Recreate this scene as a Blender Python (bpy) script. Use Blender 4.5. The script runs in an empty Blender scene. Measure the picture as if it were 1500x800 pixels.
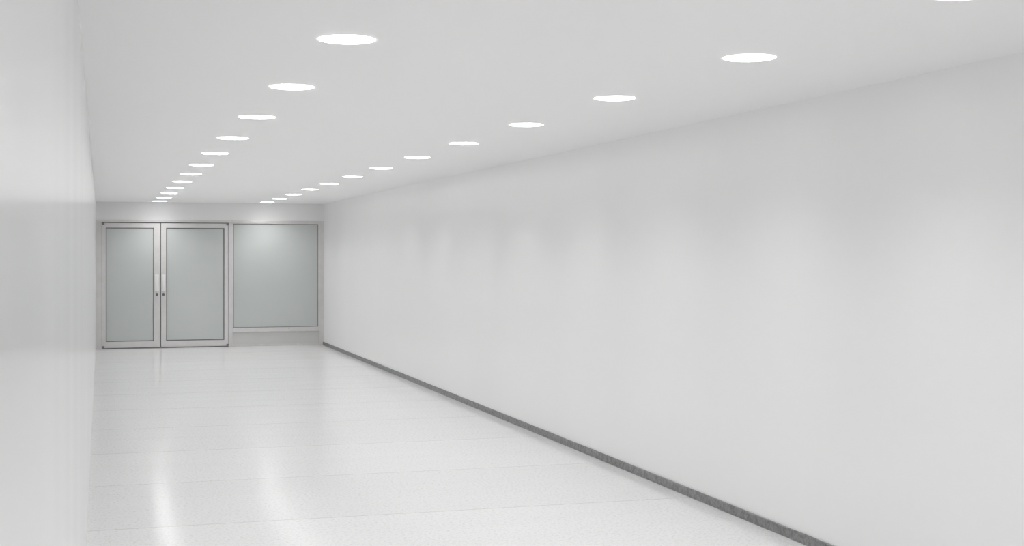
import bpy, bmesh, math
from mathutils import Vector

scene = bpy.context.scene
scene.view_settings.view_transform = 'Standard'
scene.view_settings.look = 'None'
scene.view_settings.gamma = 1.3

# ------------------------------------------------------------ dimensions (m)
XL, XR = -0.072, 3.70
Y0, Y1 = -6.0, 23.58
H = 2.44

# ------------------------------------------------------------ materials
def new_mat(name):
    m = bpy.data.materials.new(name); m.use_nodes = True
    nt = m.node_tree
    return m, nt, nt.nodes['Principled BSDF']

def N(nt, typ, **kw):
    n = nt.nodes.new(typ)
    for k, v in kw.items(): setattr(n, k, v)
    return n

def coords(nt, scale=(1,1,1)):
    g = N(nt, 'ShaderNodeNewGeometry')
    mp = N(nt, 'ShaderNodeMapping')
    mp.inputs['Scale'].default_value = scale
    nt.links.new(g.outputs['Position'], mp.inputs['Vector'])
    return mp.outputs['Vector']

def noise(nt, scale_vec, scale=1.0, detail=3, rough=0.5):
    n = N(nt, 'ShaderNodeTexNoise')
    n.inputs['Scale'].default_value = scale
    n.inputs['Detail'].default_value = detail
    n.inputs['Roughness'].default_value = rough
    nt.links.new(coords(nt, scale_vec), n.inputs['Vector'])
    return n.outputs['Fac']

def ramp(nt, fac, c0, c1, p0=0.3, p1=0.7):
    r = N(nt, 'ShaderNodeValToRGB')
    r.color_ramp.elements[0].position = p0; r.color_ramp.elements[0].color = (*c0, 1)
    r.color_ramp.elements[1].position = p1; r.color_ramp.elements[1].color = (*c1, 1)
    nt.links.new(fac, r.inputs['Fac'])
    return r.outputs['Color']

def bump(nt, b, fac, strength, dist):
    n = N(nt, 'ShaderNodeBump')
    n.inputs['Strength'].default_value = strength
    n.inputs['Distance'].default_value = dist
    nt.links.new(fac, n.inputs['Height'])
    nt.links.new(n.outputs['Normal'], b.inputs['Normal'])

def wall_mat(name, col, rough, bstr=0.5, spec=0.5, det=1, vs=(1.6, 1.6, 0.3)):
    m, nt, b = new_mat(name)
    f = noise(nt, (0.9, 0.9, 0.12), 1.0, 1)
    c = ramp(nt, f, tuple(v*0.985 for v in col), col, 0.35, 0.65)
    nt.links.new(c, b.inputs['Base Color'])
    b.inputs['Roughness'].default_value = rough
    b.inputs['Specular IOR Level'].default_value = spec
    f2 = noise(nt, vs, 1.0, det)
    bump(nt, b, f2, bstr, 0.02)
    return m

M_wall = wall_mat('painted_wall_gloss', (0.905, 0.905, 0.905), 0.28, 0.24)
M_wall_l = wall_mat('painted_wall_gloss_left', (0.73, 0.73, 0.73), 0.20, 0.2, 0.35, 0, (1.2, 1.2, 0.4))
M_endwall = wall_mat('painted_wall_end', (0.82, 0.82, 0.82), 0.5, 0.1)
m, nt, b = new_mat('ceiling_paint'); M_ceil = m
b.inputs['Base Color'].default_value = (0.935, 0.935, 0.935, 1); b.inputs['Roughness'].default_value = 0.6

# terrazzo floor
m, nt, b = new_mat('terrazzo_floor'); M_floor = m
def mth(op, a, bb=None):
    n = N(nt, 'ShaderNodeMath', operation=op)
    for i, v in enumerate((a, bb)):
        if v is None: continue
        if isinstance(v, (int, float)): n.inputs[i].default_value = v
        else: nt.links.new(v, n.inputs[i])
    return n.outputs[0]
fs = noise(nt, (1, 1, 1), 52.0, 2, 0.7)
csp = ramp(nt, fs, (0.62, 0.62, 0.62), (0.775, 0.775, 0.775), 0.34, 0.50)
g = N(nt, 'ShaderNodeNewGeometry'); sx = N(nt, 'ShaderNodeSeparateXYZ')
nt.links.new(g.outputs['Position'], sx.inputs[0])
q = mth('DIVIDE', mth('ADD', sx.outputs['Y'], 20 - 0.30), 1.55)
j = mth('LESS_THAN', mth('FRACT', q), 0.012)
wn = N(nt, 'ShaderNodeTexWhiteNoise', noise_dimensions='1D')
nt.links.new(mth('FLOOR', q), wn.inputs['W'])
slab = ramp(nt, wn.outputs['Value'], (0.965,)*3, (1,)*3, 0.0, 1.0)
mx = N(nt, 'ShaderNodeMix', data_type='RGBA', blend_type='MULTIPLY'); mx.inputs[0].default_value = 1
nt.links.new(csp, mx.inputs[6]); nt.links.new(slab, mx.inputs[7])
mx2 = N(nt, 'ShaderNodeMix', data_type='RGBA', blend_type='MULTIPLY')
nt.links.new(mth('MULTIPLY', j, 1.0), mx2.inputs[0])
nt.links.new(mx.outputs[2], mx2.inputs[6]); mx2.inputs[7].default_value = (0.80, 0.80, 0.80, 1)
nt.links.new(mx2.outputs[2], b.inputs['Base Color'])
b.inputs['Roughness'].default_value = 0.14
b.inputs['Specular IOR Level'].default_value = 0.22
fb = noise(nt, (0.5, 2.2, 1), 1.0, 1)
bump(nt, b, fb, 0.18, 0.012)

# skirting stone
m, nt, b = new_mat('grey_stone_skirting'); M_base = m
f = noise(nt, (1, 1, 1), 30.0, 4, 0.7)
nt.links.new(ramp(nt, f, (0.065, 0.065, 0.065), (0.20, 0.20, 0.20), 0.36, 0.64), b.inputs['Base Color'])
b.inputs['Roughness'].default_value = 0.55

m, nt, b = new_mat('painted_aluminium'); M_frame = m
f = noise(nt, (4, 4, 4), 2.0, 3)
nt.links.new(ramp(nt, f, (0.56, 0.55, 0.545), (0.61, 0.60, 0.595)), b.inputs['Base Color'])
b.inputs['Roughness'].default_value = 0.4
m, nt, b = new_mat('frosted_glass'); M_glass = m
f = noise(nt, (1, 1, 1), 0.8, 2)
nt.links.new(ramp(nt, f, (0.44, 0.475, 0.46), (0.48, 0.513, 0.498)), b.inputs['Base Color'])
b.inputs['Roughness'].default_value = 0.22
m, nt, b = new_mat('rubber_seal'); M_seal = m
b.inputs['Base Color'].default_value = (0.10, 0.10, 0.10, 1); b.inputs['Roughness'].default_value = 0.7
m, nt, b = new_mat('spandrel_panel'); M_panel = m
b.inputs['Base Color'].default_value = (0.53, 0.53, 0.52, 1); b.inputs['Roughness'].default_value = 0.45
m, nt, b = new_mat('handle_satin'); M_handle = m
b.inputs['Base Color'].default_value = (0.80, 0.80, 0.79, 1); b.inputs['Roughness'].default_value = 0.3
def lampmat(name, s):
    m, nt, b = new_mat(name)
    b.inputs['Base Color'].default_value = (0.9, 0.9, 0.9, 1)
    b.inputs['Emission Color'].default_value = (1.0, 0.99, 0.985, 1)
    b.inputs['Emission Strength'].default_value = s
    return m
M_lens = lampmat('lamp_lens', 150)
M_refl_glow = lampmat('lamp_reflector_glow', 3.5)  # emission stands in for lens light bouncing off the can wall
M_halo_lip = lampmat('lamp_added_halo_lip', 24)  # added lip, glows sideways to put a soft halo on the ceiling

# ------------------------------------------------------------ mesh helpers
def box(name, x0, x1, y0, y1, z0, z1, mat, parent=None, bev=0.0):
    bm = bmesh.new()
    bmesh.ops.create_cube(bm, size=1)
    for v in bm.verts:
        v.co = Vector((x0 + (v.co.x+.5)*(x1-x0), y0 + (v.co.y+.5)*(y1-y0), z0 + (v.co.z+.5)*(z1-z0)))
    if bev > 0:
        bmesh.ops.bevel(bm, geom=bm.edges[:], offset=bev, segments=2, affect='EDGES', profile=0.5)
    me = bpy.data.meshes.new(name); bm.to_mesh(me); bm.free()
    me.materials.append(mat)
    o = bpy.data.objects.new(name, me); scene.collection.objects.link(o)
    if parent: o.parent = parent
    return o

def border(name, x0, x1, z0, z1, wl, wr, wb, wt, y0, y1, mat, parent, bev=0.003):
    """rectangular ring, one mesh (4 bars with real reveals)"""
    bm = bmesh.new()
    def ring(y):
        o = [(x0,z0),(x1,z0),(x1,z1),(x0,z1)]
        i = [(x0+wl,z0+wb),(x1-wr,z0+wb),(x1-wr,z1-wt),(x0+wl,z1-wt)]
        return [bm.verts.new((a,y,c)) for a,c in o], [bm.verts.new((a,y,c)) for a,c in i]
    fo, fi = ring(y0); bo, bi = ring(y1)
    for k in range(4):
        l = (k+1) % 4
        bm.faces.new((fo[k], fo[l], fi[l], fi[k]))
        bm.faces.new((bo[l], bo[k], bi[k], bi[l]))
        bm.faces.new((fo[l], fo[k], bo[k], bo[l]))
        bm.faces.new((fi[k], fi[l], bi[l], bi[k]))
    bmesh.ops.recalc_face_normals(bm, faces=bm.faces[:])
    me = bpy.data.meshes.new(name); bm.to_mesh(me); bm.free()
    me.materials.append(mat)
    o = bpy.data.objects.new(name, me); scene.collection.objects.link(o)
    if parent: o.parent = parent
    if bev:
        md = o.modifiers.new('bevel', 'BEVEL'); md.width = bev; md.segments = 2; md.limit_method = 'ANGLE'
    return o

def empty(name, loc=(0,0,0)):
    e = bpy.data.objects.new(name, None); scene.collection.objects.link(e)
    e.empty_display_size = 0.2
    return e

# ------------------------------------------------------------ shell
T = 0.12
box('floor', XL-T, XR+T, Y0-T, Y1+T, -0.1, 0, M_floor)
ceiling = box('ceiling', XL-T, XR+T, Y0-T, Y1+T, H, H+0.18, M_ceil)
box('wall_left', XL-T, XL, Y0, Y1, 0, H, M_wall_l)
box('wall_right', XR, XR+T, Y0, Y1, 0, H, M_wall)
box('wall_back', XL, XR, Y0-T, Y0, 0, H, M_wall)
box('wall_end', XL, XR, Y1, Y1+T, 2.145, H, M_endwall)
box('baseboard_right', XR-0.014, XR, Y0, Y1-0.001, 0, 0.057, M_base, bev=0.003)

# ------------------------------------------------------------ entrance: frame, doors, window
yf = Y1 - 0.01
fr = empty('door_frame')
box('head', XL, XR, yf, Y1+0.09, 2.105, 2.145, M_frame, fr, 0.003)
box('jamb_1', XL, 0.02, yf, Y1+0.09, 0, 2.105, M_frame, fr, 0.003)
box('jamb_2', 2.085, 2.150, yf, Y1+0.09, 0, 2.105, M_frame, fr, 0.003)
box('jamb_3', 3.630, XR, yf, Y1+0.09, 0, 2.105, M_frame, fr, 0.003)
box('shadow_gap', XL, 2.085, Y1+0.03, Y1+0.08, 2.085, 2.105, M_seal, fr)
box('threshold', 0.02, 2.085, yf+0.005, Y1+0.09, 0, 0.012, M_seal, fr, 0.002)
box('jamb_seal', 0.0205, 0.028, Y1+0.02, Y1+0.06, 0.012, 2.085, M_seal, fr)

def door(name, x0, x1, gl0, gl1, hx, hinge_x):
    d = empty(name)
    z0, z1 = 0.018, 2.090
    ya, yb = Y1+0.002, Y1+0.048
    border('leaf_frame', x0, x1, z0, z1, gl0-x0, x1-gl1, 0.10, 0.075, ya, yb, M_frame, d)
    gz0, gz1 = z0+0.10, z1-0.075
    border('seal', gl0, gl1, gz0, gz1, 0.016, 0.016, 0.016, 0.016, ya+0.008, yb-0.008, M_seal, d, 0)
    box('glass_pane', gl0+0.014, gl1-0.014, ya+0.016, ya+0.026, gz0+0.014, gz1-0.014, M_glass, d)
    # pull handle: back plate, two posts, grip bar
    box('handle_plate', hx-0.032, hx+0.032, ya-0.006, ya, 0.95, 1.23, M_handle, d, 0.002)
    box('handle_grip', hx-0.014, hx+0.014, ya-0.055, ya-0.035, 0.965, 1.215, M_handle, d, 0.006)
    for k, z in enumerate((0.995, 1.185)):
        box('handle_post_%d' % (k+1), hx-0.01, hx+0.01, ya-0.04, ya-0.004, z-0.01, z+0.01, M_handle, d, 0.002)
    # lock cylinder
    bm = bmesh.new()
    bmesh.ops.create_cone(bm, cap_ends=True, segments=24, radius1=0.020, radius2=0.016, depth=0.014)
    for v in bm.verts:
        x, y, z = v.co; v.co = Vector((hx + x, ya-0.007 + z, 0.895 + y))
    me = bpy.data.meshes.new('lock'); bm.to_mesh(me); bm.free(); me.materials.append(M_seal)
    o = bpy.data.objects.new('lock_cylinder', me); scene.collection.objects.link(o); o.parent = d
    box('pivot_top', hinge_x-0.02, hinge_x+0.02, ya-0.018, ya, 2.06, 2.10, M_seal, d, 0.003)
    box('pivot_bottom', hinge_x-0.02, hinge_x+0.02, ya-0.014, ya, 0.02, 0.05, M_seal, d, 0.003)
    return d
door('door_1', 0.030, 0.955, 0.085, 0.860, 0.905, 0.045)
door('door_2', 0.975, 2.078, 1.055, 2.015, 1.012, 2.068)
box('meeting_seal', 0.956, 0.974, Y1+0.02, Y1+0.04, 0.018, 2.085, M_seal, fr)

w = empty('window_1')
border('sash', 2.150, 3.630, 0.245, 2.105, 0.012, 0.02, 0.075, 0.015, Y1, Y1+0.05, M_frame, w, 0.002)
border('seal', 2.162, 3.610, 0.320, 2.090, 0.010, 0.010, 0.010, 0.010, Y1+0.008, Y1+0.04, M_seal, w, 0)
box('glass_pane', 2.170, 3.602, Y1+0.016, Y1+0.026, 0.328, 2.082, M_glass, w)
box('lower_panel', 2.151, 3.629, Y1+0.022, Y1+0.05, 0.03, 0.244, M_panel, w)
box('bottom_rail', 2.151, 3.629, Y1+0.002, Y1+0.05, 0.0, 0.03, M_frame, w, 0.002)
box('rail_latch', 3.09, 3.12, Y1-0.01, Y1, 0.295, 0.308, M_seal, w, 0.002)

# ------------------------------------------------------------ recessed downlights
S = 48
DEPTH = 0.108
def lamp_mesh():
    """added glowing lip for a ceiling halo, white reflector can with glow put in, diffuser lens at the top of the recess"""
    bm = bmesh.new()
    prof = [(0.1115, 0.0), (0.111, -0.0025), (0.107, -0.0025), (0.1065, 0.004), (0.102, DEPTH)]
    lens_i = len(prof) - 1
    prof += [(0.07, DEPTH-0.004)]
    rows = [[bm.verts.new((r*math.cos(2*math.pi*k/S), r*math.sin(2*math.pi*k/S), z)) for k in range(S)] for r, z in prof]
    c = bm.verts.new((0, 0, DEPTH-0.006))
    for i in range(len(rows)-1):
        for k in range(S):
            l = (k+1) % S
            f = bm.faces.new((rows[i][k], rows[i+1][k], rows[i+1][l], rows[i][l]))
            f.material_index = 0 if i < 1 else (1 if i < lens_i else 2); f.smooth = i >= 3
    for k in range(S):
        f = bm.faces.new((rows[-1][k], c, rows[-1][(k+1) % S])); f.material_index = 2; f.smooth = True
    bmesh.ops.recalc_face_normals(bm, faces=bm.faces[:])
    if c.link_faces[0].normal.z > 0:
        bmesh.ops.reverse_faces(bm, faces=bm.faces[:])
    me = bpy.data.meshes.new('recessed_ceiling_light'); bm.to_mesh(me); bm.free()
    for mm in (M_halo_lip, M_refl_glow, M_lens): me.materials.append(mm)
    return me
LM = lamp_mesh()
bmc = bmesh.new()
for n in range(-6, 12):
    for x in (0.930, 2.680):
        p = Vector((x, 5.34 + 1.612*n + (0.09 if n < 0 else 0.0), H))
        o = bpy.data.objects.new('recessed_ceiling_light', LM)
        o.location = p
        scene.collection.objects.link(o)
        r = bmesh.ops.create_cone(bmc, cap_ends=True, segments=S, radius1=0.1095, radius2=0.1095, depth=0.24)
        for v in r['verts']: v.co += p + Vector((0, 0, -0.12 + DEPTH + 0.01))
cm = bpy.data.meshes.new('cut'); bmc.to_mesh(cm); bmc.free()
cut = bpy.data.objects.new('cut', cm); scene.collection.objects.link(cut)
md = ceiling.modifiers.new('holes', 'BOOLEAN'); md.operation = 'DIFFERENCE'; md.object = cut; md.solver = 'EXACT'
dg = bpy.context.evaluated_depsgraph_get(); dg.update()
nm = bpy.data.meshes.new_from_object(ceiling.evaluated_get(dg))
ceiling.modifiers.clear(); ceiling.data = nm; nm.name = 'ceiling'
print('ceiling polys', len(nm.polygons))
bpy.data.objects.remove(cut)

# ------------------------------------------------------------ world, camera
wd = bpy.data.worlds.new('world'); scene.world = wd; wd.use_nodes = True
wd.node_tree.nodes['Background'].inputs[0].default_value = (0.8, 0.8, 0.8, 1)
wd.node_tree.nodes['Background'].inputs[1].default_value = 0.5

cam = bpy.data.cameras.new('camera'); co = bpy.data.objects.new('camera', cam)
scene.collection.objects.link(co)
co.location = (0, 0, 1.6)
co.rotation_euler = (math.radians(90), 0, -math.atan(0.3015))
cam.lens = 48; cam.sensor_width = 36; cam.shift_y = -0.02
cam.clip_start = 0.01
scene.camera = co
